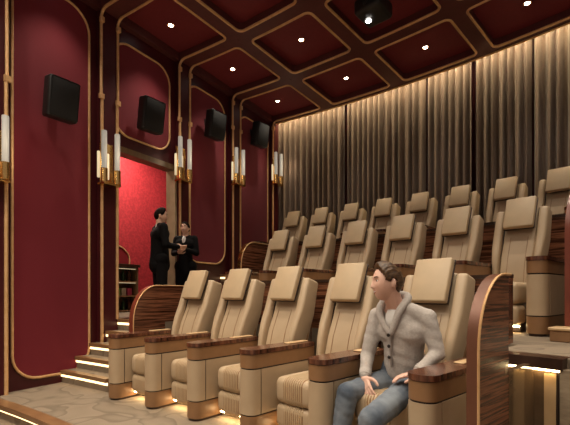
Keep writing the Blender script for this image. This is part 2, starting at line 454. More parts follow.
# ------------------------------------------------------------------ dividing walls and end wings
def divider(r, a0, a1, z0, z1, lab):
    e = empty('divider_wall', pol(r, (a0 + a1) / 2, z0), 0, lab, 'low wall')
    off = -e.location
    m = MB(); sector(m, r, r + .08, a0, a1, z0, z1 - .03, 0, 40); p = m.build('panel', MACASSAR, e); p.location = off
    m = MB(); sector(m, r - .012, r + .092, a0, a1, z1 - .03, z1, 0, 40); c = m.build('top_rail', PLINTH, e); c.location = off
divider(17.97, 35.02, 48.1, 0, 1.34, 'long dark striped wood wall right behind the front row seats')
divider(20.12, 34.5, A_END, T2, T3 + .56, 'long dark striped wood wall right behind the middle row seats')
def wing(r, a, z, L, h, lab, rx=.36, rz=.46, th=.085, edge=BRONZE, low=None):
    e = empty('end_wing', pol(r, a, z), rotz(a), lab, 'partition', 'curved end wings of the seat rows')
    prof = [(0, 0), (0, h - rz)] + [(rx - rx * cos(R_(90 * k / 10)), h - rz + rz * sin(R_(90 * k / 10))) for k in range(1, 11)] + [(L, h), (L, 0)]
    def slab(pr, x0, x1, mi=0):
        m = MB(); n = len(pr)
        m.add([(x0, y, q) for y, q in pr] + [(x1, y, q) for y, q in pr], [tuple(range(n)), tuple(range(n, 2 * n))[::-1]] + [(i, (i + 1) % n, n + (i + 1) % n, n + i) for i in range(n)], mi)
        return m
    inner = [(y + .012 if y < L else y, q - .012 if q > .1 else q) for y, q in prof]
    slab(inner, .008, th - .008).build('veneer_panel', MACASSAR, e)
    # edge band follows the curve
    path = prof[:-1]; m = MB(); vs = []
    for y, q in path: vs += [(0, y, q), (th, y, q)]
    back = []
    for i, (y, q) in enumerate(path):
        p0 = path[max(i - 1, 0)]; p1 = path[min(i + 1, len(path) - 1)]
        t = V((p1[0] - p0[0], p1[1] - p0[1])).normalized(); nrm = V((t.y, -t.x))
        back += [(0, y + nrm.x * .014, q + nrm.y * .014), (th, y + nrm.x * .014, q + nrm.y * .014)]
    k = len(path); vs += back; fs = []
    for i in range(k - 1):
        a_, b_ = 2 * i, 2 * i + 2; c_, d_ = 2 * k + 2 * i, 2 * k + 2 * i + 2
        fs += [(a_, a_ + 1, b_ + 1, b_), (c_, d_, d_ + 1, c_ + 1), (a_, b_, d_, c_), (a_ + 1, c_ + 1, d_ + 1, b_ + 1)]
    fs += [(0, 2 * k, 2 * k + 1, 1), (2 * k - 2, 2 * k - 1, 4 * k - 1, 4 * k - 2)]
    m.add(vs, fs).build('edge_band', edge, e)
    MB().tube([(th + .001, y + .004, q) for y, q in path], .007, 6).build('brass_line', GOLD, e)
    if low:
        MB().box(.012, th - .006, L, low[0], 0, low[1]).build('lower_panel', DARKB, e)
    return e
wing(17.0, 34.68, 0, 1.0, 1.29, 'low curved wood wing with red edge at the top of the aisle steps', edge=REDEDGE)
wing(19.25, 34.15, T2, .92, 1.30, 'curved wood wing with brass edge at the wall end of the middle row', edge=GOLDL)
wing(16.64, 49.0, 0, .41, 1.30, 'tall curved wood wing beside the sweater-wearing man, bronze front edge', rx=.33, rz=.40, th=.058, low=(.83, .755))
wing(18.60, 48.75, T2, .9, 1.33, 'reddish curved wing past the last seat of the middle row', edge=REDEDGE)
# riser to the right of the front row
e = empty('riser_panel', pol(17.46, 49.5, 0), rotz(49.5), 'cream upright panel under the dark nosing past the front row', 'panel')
MB().box(-.045, .02, -.012, .03, 0, .70).build('cream_strip', CREAM, e)
MB().box(.022, .034, -.02, .03, 0, .72).build('dark_edge', SEAM, e)
m = MB(); sector(m, 17.40, 17.56, 48.3, 49.72, .735, .803, 0, 8); o = m.build('nosing', PLINTH, e)
o.parent = e; o.matrix_parent_inverse = (M.Translation(e.location) @ M.Rotation(e.rotation_euler.z, 4, 'Z')).inverted()
m = MB(); sector(m, 17.425, 17.44, 48.4, 49.7, .72, .734, 0, 8); o = m.build('light_strip', SEATLED, e)  # strip added under the nosing to light the cream panel and riser
o.parent = e; o.matrix_parent_inverse = (M.Translation(e.location) @ M.Rotation(e.rotation_euler.z, 4, 'Z')).inverted()
m = MB(); sector(m, 17.455, 17.475, 48.3, 49.45, 0, .735, 0, 8); o = m.build('glossy_riser', DARKB, e)
o.parent = e; o.matrix_parent_inverse = (M.Translation(e.location) @ M.Rotation(e.rotation_euler.z, 4, 'Z')).inverted()
m = MB(); sector(m, 17.41, 17.47, 49.66, A_END, .0, .74, 0, 12)
tag(m.build('stone_riser', STONE), 'mottled grey stone riser under the middle row past the cream panel', 'riser')
e2 = empty('wing_plinth', pol(18.55, 48.9, T2), rotz(48.9), 'pale topped wooden plinth in front of the reddish middle row wing', 'plinth')
MB().rbox(-.10, .34, -.16, .04, 0, .09, .006, 1).build('base', TAN, e2); MB().rbox(-.11, .35, -.17, .045, .09, .115, .006, 1).build('top', CREAM, e2)

# ------------------------------------------------------------------ armrest consoles
def make_console():
    e = empty('armrest_console', (0, 0, 0))
    L = .82; hw = .09
    def outline(ins, y1=L, rad=.075):
        w = hw - ins; r = rad - ins * .5; pts = []
        for cx, a0 in ((-w + r, 180), (w - r, 270)):
            for k in range(7): t = R_(a0 + 90 * k / 6); pts.append((cx + r * cos(t), ins + r + r * sin(t)))
        return pts + [(w, y1), (-w, y1)]
    MB().prism(outline(.012), 0, .022).build('plinth', PLINTH, e)
    MB().prism(outline(.007), .02, .69).build('piping', SEAM, e)
    for nm, z0, z1, mt in (('base_band', .024, .177, TAN), ('upper_band', .574, .685, TAN)):
        MB().prism(outline(0), z0, z1).build(nm, mt, e)
    # middle band: rounded front part and flat side part with a dark seam between
    o = outline(0); front = [p for p in o if p[1] < .09]
    f_ = front + [(hw, .111), (-hw, .111)]
    m = MB().prism(f_, .189, .561); m.box(-hw, hw, .122, L, .189, .561); m.build('side_panel', BEIGE, e)
    MB().prism(outline(-.006, L, .08), .690, .726).build('wood_cap', CAPW, e)
    m = MB(); m.rbox(-.035, .035, .52, .80, .726, .736, .004, 1); m.build('brass_inlay', CREAM, e)
    return e
console0 = make_console()
def make_seat():
    e = empty('recliner_seat', (0, 0, 0))
    MB().rbox(-.20, .20, .30, .92, 0, .10, .01, 1).build('base', SEAM, e)
    MB().box(-.205, .205, .205, .240, .060, .072).build('light_strip', SEATLED, e)
    def puff(c):
        return V((c.x, c.y, c.z))
    fr = MB().rbox(-.214, .214, .162, .42, .075, .276, .05, 4).build('footrest', BEIGE, e)
    cu = MB().rbox(-.214, .214, .155, .86, .280, .500, .058, 4).build('cushion', BEIGE, e)
    m = MB(); m2 = MB()
    for k in range(9):
        x = -.088 + k * .022
        arc = [(x, .213 - .058 * sin(R_(t)), .442 + .058 * cos(R_(t))) for t in range(0, 91, 18)]
        m.tube([(x, .72, .500)] + arc + [(x, .155, .335)] + [(x, .213 - .058 * cos(R_(t)), .338 - .058 * sin(R_(t))) for t in (30, 60)], .0082, 6)
        m2.tube([(x, .212 - .05 * cos(R_(t)), .226 + .05 * sin(R_(t))) for t in (60, 30)] + [(x, .162, .226), (x, .162, .11)] + [(x, .212 - .05 * cos(R_(t)), .11 - .05 * sin(R_(t))) for t in (30, 60)], .0082, 6)
    m.build('pleats', BEIGE2, cu); m2.build('pleats', BEIGE2, fr)
    for pts, par in (([(.72, .502)] + [(.213 - .060 * sin(R_(t)), .442 + .060 * cos(R_(t))) for t in range(0, 91, 15)] + [(.153, .335)], cu), ([(.159, .226), (.159, .115)], fr)):
        q = MB(); vs = [(x, y, z) for y, z in pts for x in (-.102, .102)] + [(x, y + .01, z - .01) for y, z in pts for x in (-.102, .102)]; k = len(pts)
        fs = [(2 * i, 2 * i + 1, 2 * i + 3, 2 * i + 2) for i in range(k - 1)] + [(2 * k + 2 * i, 2 * k + 2 * i + 2, 2 * k + 2 * i + 3, 2 * k + 2 * i + 1) for i in range(k - 1)]
        fs += [(2 * i, 2 * i + 2, 2 * k + 2 * i + 2, 2 * k + 2 * i) for i in range(k - 1)] + [(2 * i + 1, 2 * k + 2 * i + 1, 2 * k + 2 * i + 3, 2 * i + 3) for i in range(k - 1)]
        fs += [(0, 2 * k, 2 * k + 1, 1), (2 * k - 2, 2 * k - 1, 4 * k - 1, 4 * k - 2)]
        q.add(vs, fs).build('pleat_shade', TAN, par)  # darker backing puts the shade between the ribs into colour
    # reclined back: built along +z from a pivot, then leaned
    lean = M.Translation((0, .735, .44)) @ M.Rotation(R_(-16), 4, 'X')
    def curve(c):
        t = c.z / 1.0; return V((c.x, c.y - .035 * sin(pi * min(1, max(0, t / .6))) + .02 * t, c.z))
    MB().rbox(-.168, .168, -.0, .13, -.02, .965, .03, 3, mtx=lean, warp=curve, cuts=4).build('backrest', BEIGE, e)
    m = MB()
    for sx in (-1, 1): m.tube([lean @ curve(V((sx * .088, -.001, z))) for z in (.04, .2, .35, .5, .62)], .003, 5)
    m.build('stitching', TAN, e)
    for sx in (-1, 1):
        def wc(c, sx=sx):
            t = max(0, min(1, c.z)); k = 1 if abs(c.x) > .21 else 0
            return curve(V((c.x - sx * k * .052 * max(0, 1 - t / .55), c.y - .018 * sin(pi * t) + (.13 * (1 - t) if c.y > .05 else 0), c.z)))
        x0, x1 = (.174, .268) if sx > 0 else (-.268, -.174)
        MB().rbox(x0, x1, -.040, .135, -.02, .945, .030, 3, mtx=lean, warp=wc, cuts=5).build('side_bolster', BEIGE, e)
        MB().box(sx * .170 - .004, sx * .170 + .004, .012, .10, .0, .94, 0, lean).build('piping', SEAM, e)
    MB().rbox(-.255, .255, .125, .152, -.02, .93, .012, 2, mtx=lean).build('back_shell', TAN, e)
    hl = lean @ M.Translation((0, -.052, .875)) @ M.Rotation(R_(-6), 4, 'X')
    hp = MB().rbox(-.153, .153, -.036, .026, -.192, .182, .015, 3, mtx=hl).build('headrest', BEIGE2, e)
    MB().rbox(-.156, .156, .020, .040, -.196, .186, .006, 2, mtx=hl).build('piping', SEAM, hp)
    MB().rbox(-.12, .12, .035, .11, -.06, .10, .01, 1, mtx=hl).build('mount', SEAM, hp)
    return e
seat0 = make_seat()
ORD = ['first', 'second', 'third', 'fourth', 'fifth', 'sixth', 'seventh', 'eighth', 'ninth', 'tenth']
ROWS = [('front row', 0., 16.62, [37.035, 39.25, 41.58, 44.02, 46.58], [35.95, 38.12, 40.38, 42.78, 45.26, 47.92], (16.54, 16.73)),
        ('middle row', T2, 18.70, [36.05, 38.2, 40.35, 42.5, 44.65, 46.75], [34.98, 37.12, 39.28, 41.42, 43.58, 45.75, 47.98], None),
        ('back row', T3, 20.60, [33.3, 35.2, 37.1, 39.0, 40.9, 42.8, 44.7, 46.6, 48.5], [32.35, 34.25, 36.15, 38.05, 39.95, 41.85, 43.75, 45.65, 47.55, 49.45], None)]
first_s = first_c = True
for rn, z, r, seats, cons, var in ROWS:
    for i, a in enumerate(seats):
        o = seat0 if first_s else copy_tree(seat0); first_s = False
        rr = r if not var else var[0] + (var[1] - var[0]) * i / (len(seats) - 1) + .0
        o.location = pol(rr, a, z); o.rotation_euler = (0, 0, rotz(a))
        extra = ' where the man in the grey cardigan sits' if (rn == 'front row' and i == 4) else ''
        tag(o, 'beige leather recliner in the %s, %s from the red wall%s' % (rn, ORD[i], extra) if not extra else 'beige leather front row recliner' + extra, 'seat', rn + ' recliners')
    for i, a in enumerate(cons):
        o = console0 if first_c else copy_tree(console0); first_c = False
        rr = r if not var else var[0] + (var[1] - var[0]) * i / (len(cons) - 1) - .02
        o.location = pol(rr, a, z); o.rotation_euler = (0, 0, rotz(a))
        tag(o, 'tan armrest console with dark wood cap, %s row, %s from the red wall' % (rn.split()[0], ORD[i]), 'armrest', rn + ' armrest consoles')

# ------------------------------------------------------------------ wall sconces
def make_sconce():
    e = empty('wall_sconce', (0, 0, 0))       # local x along the wall, -y into the room, z up from the bracket
    MB().rbox(-.105, .105, -.028, 0, .0, .62, .006, 1).build('backplate', GOLDL, e)
    br = MB(); br.rbox(-.135, .135, -.17, .0, .0, .035, .006, 1); br.build('bracket', GOLDL, e)
    for x, y, z in ((-.105, -.115, .0), (.085, -.145, .0)):
        MB().lathe([(.042, .03), (.046, .04), (.046, .215), (.048, .225), (.038, .23)], 18, 0, M.Translation((x, y, z))).build('cup', GOLDL, e)
        g = MB().lathe([(.033, .21), (.037, .22), (.037, .745), (.035, .755), (.027, .755), (.027, .71)], 18, 0, M.Translation((x, y, z))).build('glass_tube', TUBE, e)
    for x, y in ((-.145, -.045), (.0, -.045)):
        MB().lathe([(.018, .10), (.020, .11), (.020, .46), (.015, .47)], 12, 0, M.Translation((x, y, 0))).build('inner_tube', WARMTUBE, e)
    return e
sc0 = make_sconce(); SCZ = [2.45, 2.72, 3.11, 3.39, 3.74]
SL = ['brass wall sconce with twin glass tubes on the pilaster by the tall panel edge', 'brass twin tube wall sconce on the pilaster between tall panel and doorway',
      'brass wall sconce with twin glass tubes above the standing woman', 'brass wall sconce with twin glass tubes above the middle row wing', 'small brass wall sconce with twin glass tubes beside the brown drapes']
SS = []
for k, (a, b_) in enumerate(sorted(pil)):
    SS.append((a + b_) / 2)
SS = sorted(SS)[-5:]
for k, (s, z, lab) in enumerate(zip(SS, SCZ, SL)):
    o = sc0 if k == 0 else copy_tree(sc0)
    o.location = W(s + (-.03, -.06, -.11, -.045, -.05)[k], 0.0, z); o.rotation_euler = (0, 0, atan2(DY, DX)); tag(o, lab, 'wall lamp', 'brass sconces on the pilasters')
    L = bpy.data.lights.new('sconce_lamp', 'POINT'); L.energy = 3.0; L.color = (1, .80, .55); L.shadow_soft_size = .06
    q = bpy.data.objects.new('sconce_lamp', L); COL.objects.link(q); q.location = W(s, .42, z + .45)

# ------------------------------------------------------------------ speakers
def make_speaker():
    e = empty('wall_speaker', (0, 0, 0))
    MB().rbox(-.185, .185, -.22, -.03, -.25, .25, .03, 3).build('cabinet', BLACKP, e)
    MB().rbox(-.172, .172, -.236, -.215, -.236, .236, .02, 2).build('grille', BLACK, e)
    m = MB(); m.rbox(-.05, .05, -.03, .10, -.06, .06, .01, 1); m.rbox(-.09, .09, .09, .11, -.12, .12, .006, 1); m.build('bracket', BLACKP, e)
    return e
sp0 = make_speaker()
SPK = [(6.15, 3.67, 'black wall speaker on the tall red panel'), (7.58, 4.00, 'black wall speaker on the red panel over the doorway'),
       (9.10, 4.38, 'black wall speaker on the red panel above the standing woman'), (10.58, 4.69, 'black wall speaker in the dark corner near the brown drapes')]
for k, (s, z, lab) in enumerate(SPK):
    o = sp0 if k == 0 else copy_tree(sp0)
    o.location = W(s, .01, z); o.rotation_euler = (R_(9), 0, atan2(DY, DX) - R_(6)); tag(o, lab, 'speaker', 'black speakers along the wall')
e = empty('ceiling_projector', pol(19.5, 41.4, H + .02), rotz(41.4), 'black box with a bright lamp hanging from a ceiling coffer', 'projector')
MB().rbox(-.20, .20, -.22, .22, -.16, .06, .05, 3).build('body', BLACKP, e)
MB().rbox(-.04, .04, -.04, .04, .05, DEEP - .02, .004, 1).build('mount', BLACKP, e)
MB().lathe([(.05, 0), (.055, .03), (.04, .035)], 16, 0, M.Translation((0, -.20, -.05)) @ M.Rotation(R_(90), 4, 'X')).build('lens', BLACK, e)
MB().lathe([(.036, -.165), (.036, -.175), (.02, -.178)], 16, 0, M.Translation((-.09, .02, 0))).build('lamp', LAMP, e)

# ------------------------------------------------------------------ downlights
def make_downlight():
    e = empty('downlight', (0, 0, 0))
    MB().lathe([(.055, 0), (.055, -.012), (.040, -.014), (.036, -.004)], 18).build('rim', GOLD, e)
    MB().lathe([(.034, -.002), (.034, -.012), (.02, -.016)], 16).build('lens', LAMP, e)
    return e
dl0 = make_downlight(); first = True
NAMR = ['last', 'second', 'third', 'fourth', 'fifth', 'sixth', 'seventh', 'eighth']
CA = [32.95, 37.42, 41.65, 45.8, 50.05, 54.3]
SPOT = bpy.data.lights.new('downlight_lamp', 'SPOT'); SPOT.energy = 120; SPOT.color = (1, .88, .71); SPOT.spot_size = R_(86); SPOT.spot_blend = .8; SPOT.shadow_soft_size = .05
for i, (r0, r1) in enumerate(RINGS[:7]):
    for j, a in enumerate(CA):
        if i > 4 and j > 3: continue
        r = (r0 + r1) / 2 + (.03 if i == 0 else .02)
        if (i, j) == (1, 2): continue
        o = dl0 if first else copy_tree(dl0); first = False
        o.location = pol(r, a, H + DEEP - .001)
        row = 'next to the drapes' if i == 0 else ('%s from the drapes' % NAMR[i])
        tag(o, 'bright downlight, %s coffer from the red wall, coffer row %s' % (ORD[j], row), 'downlight', 'ceiling downlights')
        if j == 0: SPOT = SPOT.copy(); SPOT.energy = [55, 95, 110, 80, 125, 180, 150][i]; SPOT.spot_size = R_(86 if i < 4 else 125)  # last rows are unseen, added with wide cones to light seats frontally
        q = bpy.data.objects.new('downlight_lamp', SPOT); COL.objects.link(q); q.location = pol(r, a, H + DEEP - .03)

# ------------------------------------------------------------------ corridor bar cabinet
def wallframe(s, o, z): return W(s, o, z), atan2(DY, DX)
SB = 8.42
p, a = wallframe(SB, OC + .02, T2)
e = empty('bar_cabinet', p, a, 'dark wood bottle cabinet with open shelves in the red corridor', 'cabinet')
m = MB(); m.box(-.55, -.51, -.32, 0, -.02, .92); m.box(.27, .31, -.32, 0, -.02, .92); m.box(-.55, .31, -.03, 0, 0, .92); m.build('carcass', JAMB, e)
MB().rbox(-.58, .34, -.35, 0, .90, .96, .006, 1).build('top', PLINTH, e)
for z in (.58, .86): MB().box(-.50, .26, -.30, -.28, z, z + .012).build('light_strip', WARMTUBE, e)  # dim glowing strips added to brighten the bottles and cartons
for z in (.02, .31, .60): MB().box(-.51, .27, -.31, -.03, z, z + .022).build('shelf', TAN, e)
e3 = empty('arched_mirror', W(SB - .1, OC + .04, T2 + .97), a, 'brass arched frame above the bottle cabinet', 'mirror')
arc = [(-.42, 0, 0)] + [(-.42 * cos(R_(t)), 0, .10 + .30 * sin(R_(t))) for t in range(0, 181, 12)] + [(.42, 0, 0)]
MB().tube([(x, -.01, z) for x, y, z in arc], .014, 8).build('frame', GOLD, e3)
m = MB(); n = len(arc); m.add([(x, .0, z) for x, y, z in arc] + [(x, .012, z) for x, y, z in arc], [tuple(range(n)), tuple(range(n, 2 * n))[::-1]] + [(i, (i + 1) % n, n + (i + 1) % n, n + i) for i in range(n)])
m.build('glass', mat('red_reflection_glass', (.45, .05, .06), (.42, .045, .055), .15, .6), e3)  # the corridor wall's red reflection is put into the glass colour
BOT = [mat('green_glass', (.02, .06, .02), rough=.1), mat('amber_glass', (.12, .04, .01), rough=.1), mat('pink_carton', (.75, .10, .22), rough=.4), mat('white_carton', (.65, .6, .5), rough=.4), mat('lime_carton', (.25, .5, .10), rough=.4)]
bl = {0: 'green bottle', 1: 'amber bottle', 2: 'pink carton', 3: 'white carton', 4: 'lime green carton'}
shelfn = {.042: 'bottom', .332: 'middle', .622: 'top'}
for z, kinds in ((.042, [0, 1, 0, 0, 1]), (.332, [2, 2, 4, 3, 2]), (.622, [1, 0, 1, 0, 1])):
    for k, kd in enumerate(kinds):
        x = -.36 + k * .14
        loc = p + V((DX * x + NX * .17, DY * x + NY * .17, z))
        if kd < 2:
            o = MB().lathe([(.036, 0), (.038, .01), (.038, .13), (.030, .16), (.013, .18), (.013, .23), (.015, .235)], 12).build('bottle', BOT[kd])
        else:
            o = MB().rbox(-.05, .05, -.03, .03, 0, .15, .004, 1).build('carton', BOT[kd])
        o.location = loc; o.rotation_euler = (0, 0, a)
        tag(o, '%s on the %s shelf of the corridor cabinet, %s along' % (bl[kd], shelfn[z], ORD[4 - k]), 'bottle' if kd < 2 else 'carton', 'goods on the cabinet shelves')
L = bpy.data.lights.new('corridor_lamp', 'AREA'); L.size = .9; L.energy = 115; L.color = (1, .85, .68)
q = bpy.data.objects.new('corridor_lamp', L); COL.objects.link(q); q.location = W(8.3, -1.05, 4.36)

# ------------------------------------------------------------------ people
SKIN = mat('skin', (.74, .46, .355), (.69, .41, .31), .5, scale=20)
SKIN2 = mat('pale_skin', (.68, .42, .31), (.63, .37, .27), .5, scale=20)
HAIR = mat('brown_hair', (.115, .058, .022), (.030, .014, .007), .45, scale=8, vscale=(9, 3, 9))
HAIRD = mat('dark_hair', (.010, .006, .0045), (.007, .004, .003), .8, scale=30, spec=.08)
KNIT = mat('grey_knit', (.47, .425, .39), (.41, .365, .33), .9, scale=60, bmp=.7, bscale=110)
TEE = mat('white_cotton', (.74, .71, .68), (.66, .63, .6), .9)
DENIM = mat('blue_denim', (.20, .225, .255), (.060, .078, .108), .85, scale=5, bmp=.4, bscale=200)
BUTT = mat('button_brown', (.02, .013, .010), rough=.4)
SUIT = mat('black_suit', (.0055, .005, .0055), (.004, .0035, .004), .85, spec=.12)
WHITE = mat('eye_white', (.8, .78, .74), rough=.3)
IRIS = mat('iris_brown', (.04, .02, .01), rough=.2)
LIPS = mat('lips', (.42, .12, .10), rough=.4)
SHOE = mat('shoe_leather', (.03, .018, .012), rough=.35)

def cap(m, p0, r0, p1, r1, n=14, rings=4):
    """round-ended tapered capsule as a closed mesh"""
    p0, p1 = V(p0), V(p1); ax = p1 - p0; L = ax.length; t = ax.normalized() if L > 1e-6 else V((0, 0, 1))
    x = t.orthogonal().normalized(); y = t.cross(x)
    prof = [(r0 * cos(R_(a)), -r0 * sin(R_(a))) for a in [88 - 88 * k / rings for k in range(rings + 1)]] + [(r1 * cos(R_(a)), L + r1 * sin(R_(a))) for a in [88 * k / rings for k in range(rings + 1)]]
    vs = []; fs = []
    for r, h in prof: vs += [p0 + t * h + (x * cos(2 * pi * j / n) + y * sin(2 * pi * j / n)) * r for j in range(n)]
    for i in range(len(prof) - 1):
        for j in range(n): fs.append((i * n + j, i * n + (j + 1) % n, (i + 1) * n + (j + 1) % n, (i + 1) * n + j))
    fs += [tuple(range(n))[::-1], tuple(range((len(prof) - 1) * n, len(prof) * n))]
    m.add(vs, fs)
def ell(m, c, rad, mtx=None, sub=3):
    b = bmesh.new(); bmesh.ops.create_icosphere(b, subdivisions=sub, radius=1)
    T = M.Translation(c) @ (mtx.to_4x4() if mtx else M.Identity(4)) @ M.Diagonal((*rad, 1))
    m.bm(b, 0, T)
def chain(m, pts, rs):
    for i in range(len(pts) - 1): cap(m, pts[i], rs[i], pts[i + 1], rs[i + 1])
def fuse(m, name, material, parent, voxel, smooth=4, disp=None):
    """melt overlapping solids into one continuous surface"""
    me = bpy.data.meshes.new(name); me.from_pydata(m.v, [], m.f)
    b = bmesh.new(); b.from_mesh(me); bmesh.ops.recalc_face_normals(b, faces=b.faces); b.to_mesh(me); b.free()
    t = bpy.data.objects.new(name, me); COL.objects.link(t)
    r = t.modifiers.new('r', 'REMESH'); r.mode = 'VOXEL'; r.voxel_size = voxel
    if smooth:
        s = t.modifiers.new('s', 'SMOOTH'); s.iterations = smooth; s.factor = .5
    bpy.context.view_layer.update()
    dg = bpy.context.evaluated_depsgraph_get()
    nm = bpy.data.meshes.new_from_object(t.evaluated_get(dg))
    bpy.data.objects.remove(t); nm.name = name
    if disp:
        for v, nn in zip(nm.vertices, [v.normal.copy() for v in nm.vertices]): v.co += nn * disp(v.co)
    nm.materials.clear(); nm.materials.append(material); nm.shade_smooth()
    o = bpy.data.objects.new(name, nm); COL.objects.link(o)
    if parent: o.parent = parent
    return o
def G(x, s): return math.exp(-(x / s) ** 2)
def head_shape(d, female=False):
    x, y, z = d
    px, py, pz = x * .0745, y * .096, z * .116
    if z < 0:
        k = (-z) ** 1.4
        px *= 1 - .24 * k; pz *= 1 + .05 * k
        if y > 0: py *= 1 - .55 * k
    if y < 0:
        f = (-y) ** .8
        # flatten the face, then features
        py = -.096 * (-y) ** .72 if abs(x) < .95 else py
        X, Z = px, pz
        dd = 0
        dd += .018 * G(X, .0095) * (G(Z + .022, .016) + .55 * G(Z - .002, .02)) + .010 * G(X, .018) * G(Z + .030, .010)
        dd += .006 * G(Z - .034, .012) * G(X, .05)
        dd -= .011 * (G(X - .031, .017) + G(X + .031, .017)) * G(Z - .014, .014)
        dd += .004 * (G(X - .040, .02) + G(X + .040, .02)) * G(Z + .018, .02)
        dd += .0045 * G(X, .020) * (G(Z + .052, .006) + G(Z + .066, .007))
        dd -= .004 * G(X, .024) * G(Z + .059, .0035)
        dd += .020 * G(X, .028) * G(Z + .103, .020) + .004 * G(Z + .075, .025) * G(X, .045)
        py -= dd * f
    return V((px, py, pz))
def head_parts(m, T, sub=5, ears=True):
    b = bmesh.new(); bmesh.ops.create_icosphere(b, subdivisions=sub, radius=1)
    for v in b.verts: v.co = head_shape(v.co)
    m.bm(b, 0, T)
    if ears:
        for sx in (-1, 1):
            ell(m, T @ V((sx * .074, .014, -.006)), (.010, .019, .031), T.to_3x3() @ M.Rotation(sx * -.35, 3, 'Z'))
HL_S = [(0, .80), (30, .77), (50, .62), (66, .42), (76, .05), (88, -.02), (97, .16), (108, .10), (118, -.40), (140, -.62), (180, -.66)]
HL_L = [(0, .66), (30, .60), (55, .38), (75, .0), (100, -.05), (118, -.5), (140, -.7), (180, -.75)]
def hair_mesh(name, T, material, parent, style='short', sub=5):
    b = bmesh.new(); bmesh.ops.create_icosphere(b, subdivisions=sub, radius=1)
    dele = []
    for v in b.verts:
        d = v.co.copy(); p = head_shape(d)
        front = -d.y; az = degrees(atan2(abs(d.x), front))
        table = HL_S if style == 'short' else HL_L
        line = table[-1][1]
        for (p0, q0), (p1, q1) in zip(table, table[1:]):
            if p0 <= az <= p1: line = q0 + (q1 - q0) * (az - p0) / (p1 - p0); break
        vol = .010
        if style == 'short':
            vol += .026 * max(0, d.z) * G(d.y + .35, .6) + .0035 * math.sin(d.x * 40 + d.y * 11 + 2 * d.z) * max(0, d.z)
            vol += .008 * max(0, d.y)
        else: vol += .006 * max(0, d.y)
        inset = d.z - line
        k = max(0., min(1., inset / .12 + .15))
        nrm = V((d.x / .0745, d.y / .096, d.z / .116)).normalized()
        v.co = p + nrm * (vol * k - .004 * (1 - k))
        if inset < -.05: dele.append(v)
    bmesh.ops.delete(b, geom=dele, context='VERTS')
    m = MB(); m.bm(b, 0, T)
    if style == 'bun': ell(m, T @ V((0, .105, .01)), (.04, .035, .04))
    o = m.build(name, material, parent, angle=180)
    sm = o.modifiers.new('thickness', 'SOLIDIFY'); sm.thickness = .006; sm.offset = -1
    return o
def face_bits(T, parent, brow, smile=True):
    m = MB()
    for sx in (-1, 1): ell(m, T @ V((sx * .031, -.0735, .014)), (.0125, .0115, .0085), T.to_3x3())
    ey = m.build('eyes', WHITE, parent, angle=180)
    m = MB()
    for sx in (-1, 1): ell(m, T @ V((sx * .031, -.0835, .014)), (.0055, .003, .0055), T.to_3x3(), 2)
    m.build('iris', IRIS, ey, angle=180)
    m = MB()
    for sx in (-1, 1): m.tube([T @ V((sx * (.014 + .034 * t), -.094 + .016 * t * t, .034 + .007 * sin(pi * t * .9))) for t in (0, .25, .5, .75, 1)], [.003, .0042, .004, .0035, .002], 6)
    m.build('eyebrows', brow, parent, angle=180)
    m = MB()
    m.tube([T @ V((.027 * t, -.0935 + .016 * t * t, -.0535 + .010 * t * t)) for t in (-1, -.6, -.25, 0, .25, .6, 1)], [.0012, .0022, .003, .0026, .003, .0022, .0012], 6)
    m.tube([T @ V((.026 * t, -.0915 + .016 * t * t, -.067 + .021 * t * t)) for t in (-1, -.6, 0, .6, 1)], [.0012, .0028, .0036, .0028, .0012], 6)
    lp = m.build('lips', LIPS, parent, angle=180)
    if smile:
        MB().tube([T @ V((.022 * t, -.0930 + .015 * t * t, -.0595 + .014 * t * t)) for t in (-1, -.5, 0, .5, 1)], [.001, .0042, .0048, .0042, .001], 6).build('teeth', TEE, lp, angle=180)
def hand(m, wrist, direc, palm_n, side=1, curl=.5, s=1.0, spread=.14):
    """palm_n points out of the palm; side = +1 puts the thumb on +lateral"""
    d = V(direc).normalized(); n = (V(palm_n) - d * V(palm_n).dot(d)).normalized(); l = n.cross(d) * side
    w = V(wrist)
    cap(m, w - d * .03 * s, .025 * s, w + d * .012 * s, .026 * s)
    for k, off in enumerate((-.028, -.010, .009, .026)):   # palm as four rays
        cap(m, w + d * .008 * s + l * off * .6 * s, .017 * s, w + d * .088 * s + l * off * s * 1.05, .0125 * s)
    lens = (.062, .080, .086, .078)
    for k, off in enumerate((-.031, -.0105, .0105, .031)):
        L = lens[k] * s; base = w + d * .086 * s + l * off * s
        dirr = (d + l * off * spread * 18 * .3).normalized(); pts = [base]; rs = [.0100 * s]; ang = curl * .5
        for q, fr in enumerate((.46, .30, .24)):
            dd = dirr * cos(ang) + n * sin(ang); pts.append(pts[-1] + dd * L * fr); rs.append((.0095 - .001 * q) * s); ang += curl
        chain(m, pts, rs)
    b0 = w + d * .024 * s + l * .026 * s
    t1 = b0 + (d * .55 + l * .75 + n * .35).normalized() * .042 * s; t2 = t1 + (d * .85 + l * .35 + n * .35).normalized() * .032 * s; t3 = t2 + (d * .95 + n * .3).normalized() * .024 * s
    chain(m, [b0, t1, t2, t3], [.0155 * s, .0125 * s, .011 * s, .0095 * s])
def eul(yaw=0, pitch=0, roll=0):   # yaw about z (positive = towards own left), pitch forward
    return M.Rotation(yaw, 4, 'Z') @ M.Rotation(pitch, 4, 'X') @ M.Rotation(roll, 4, 'Y')

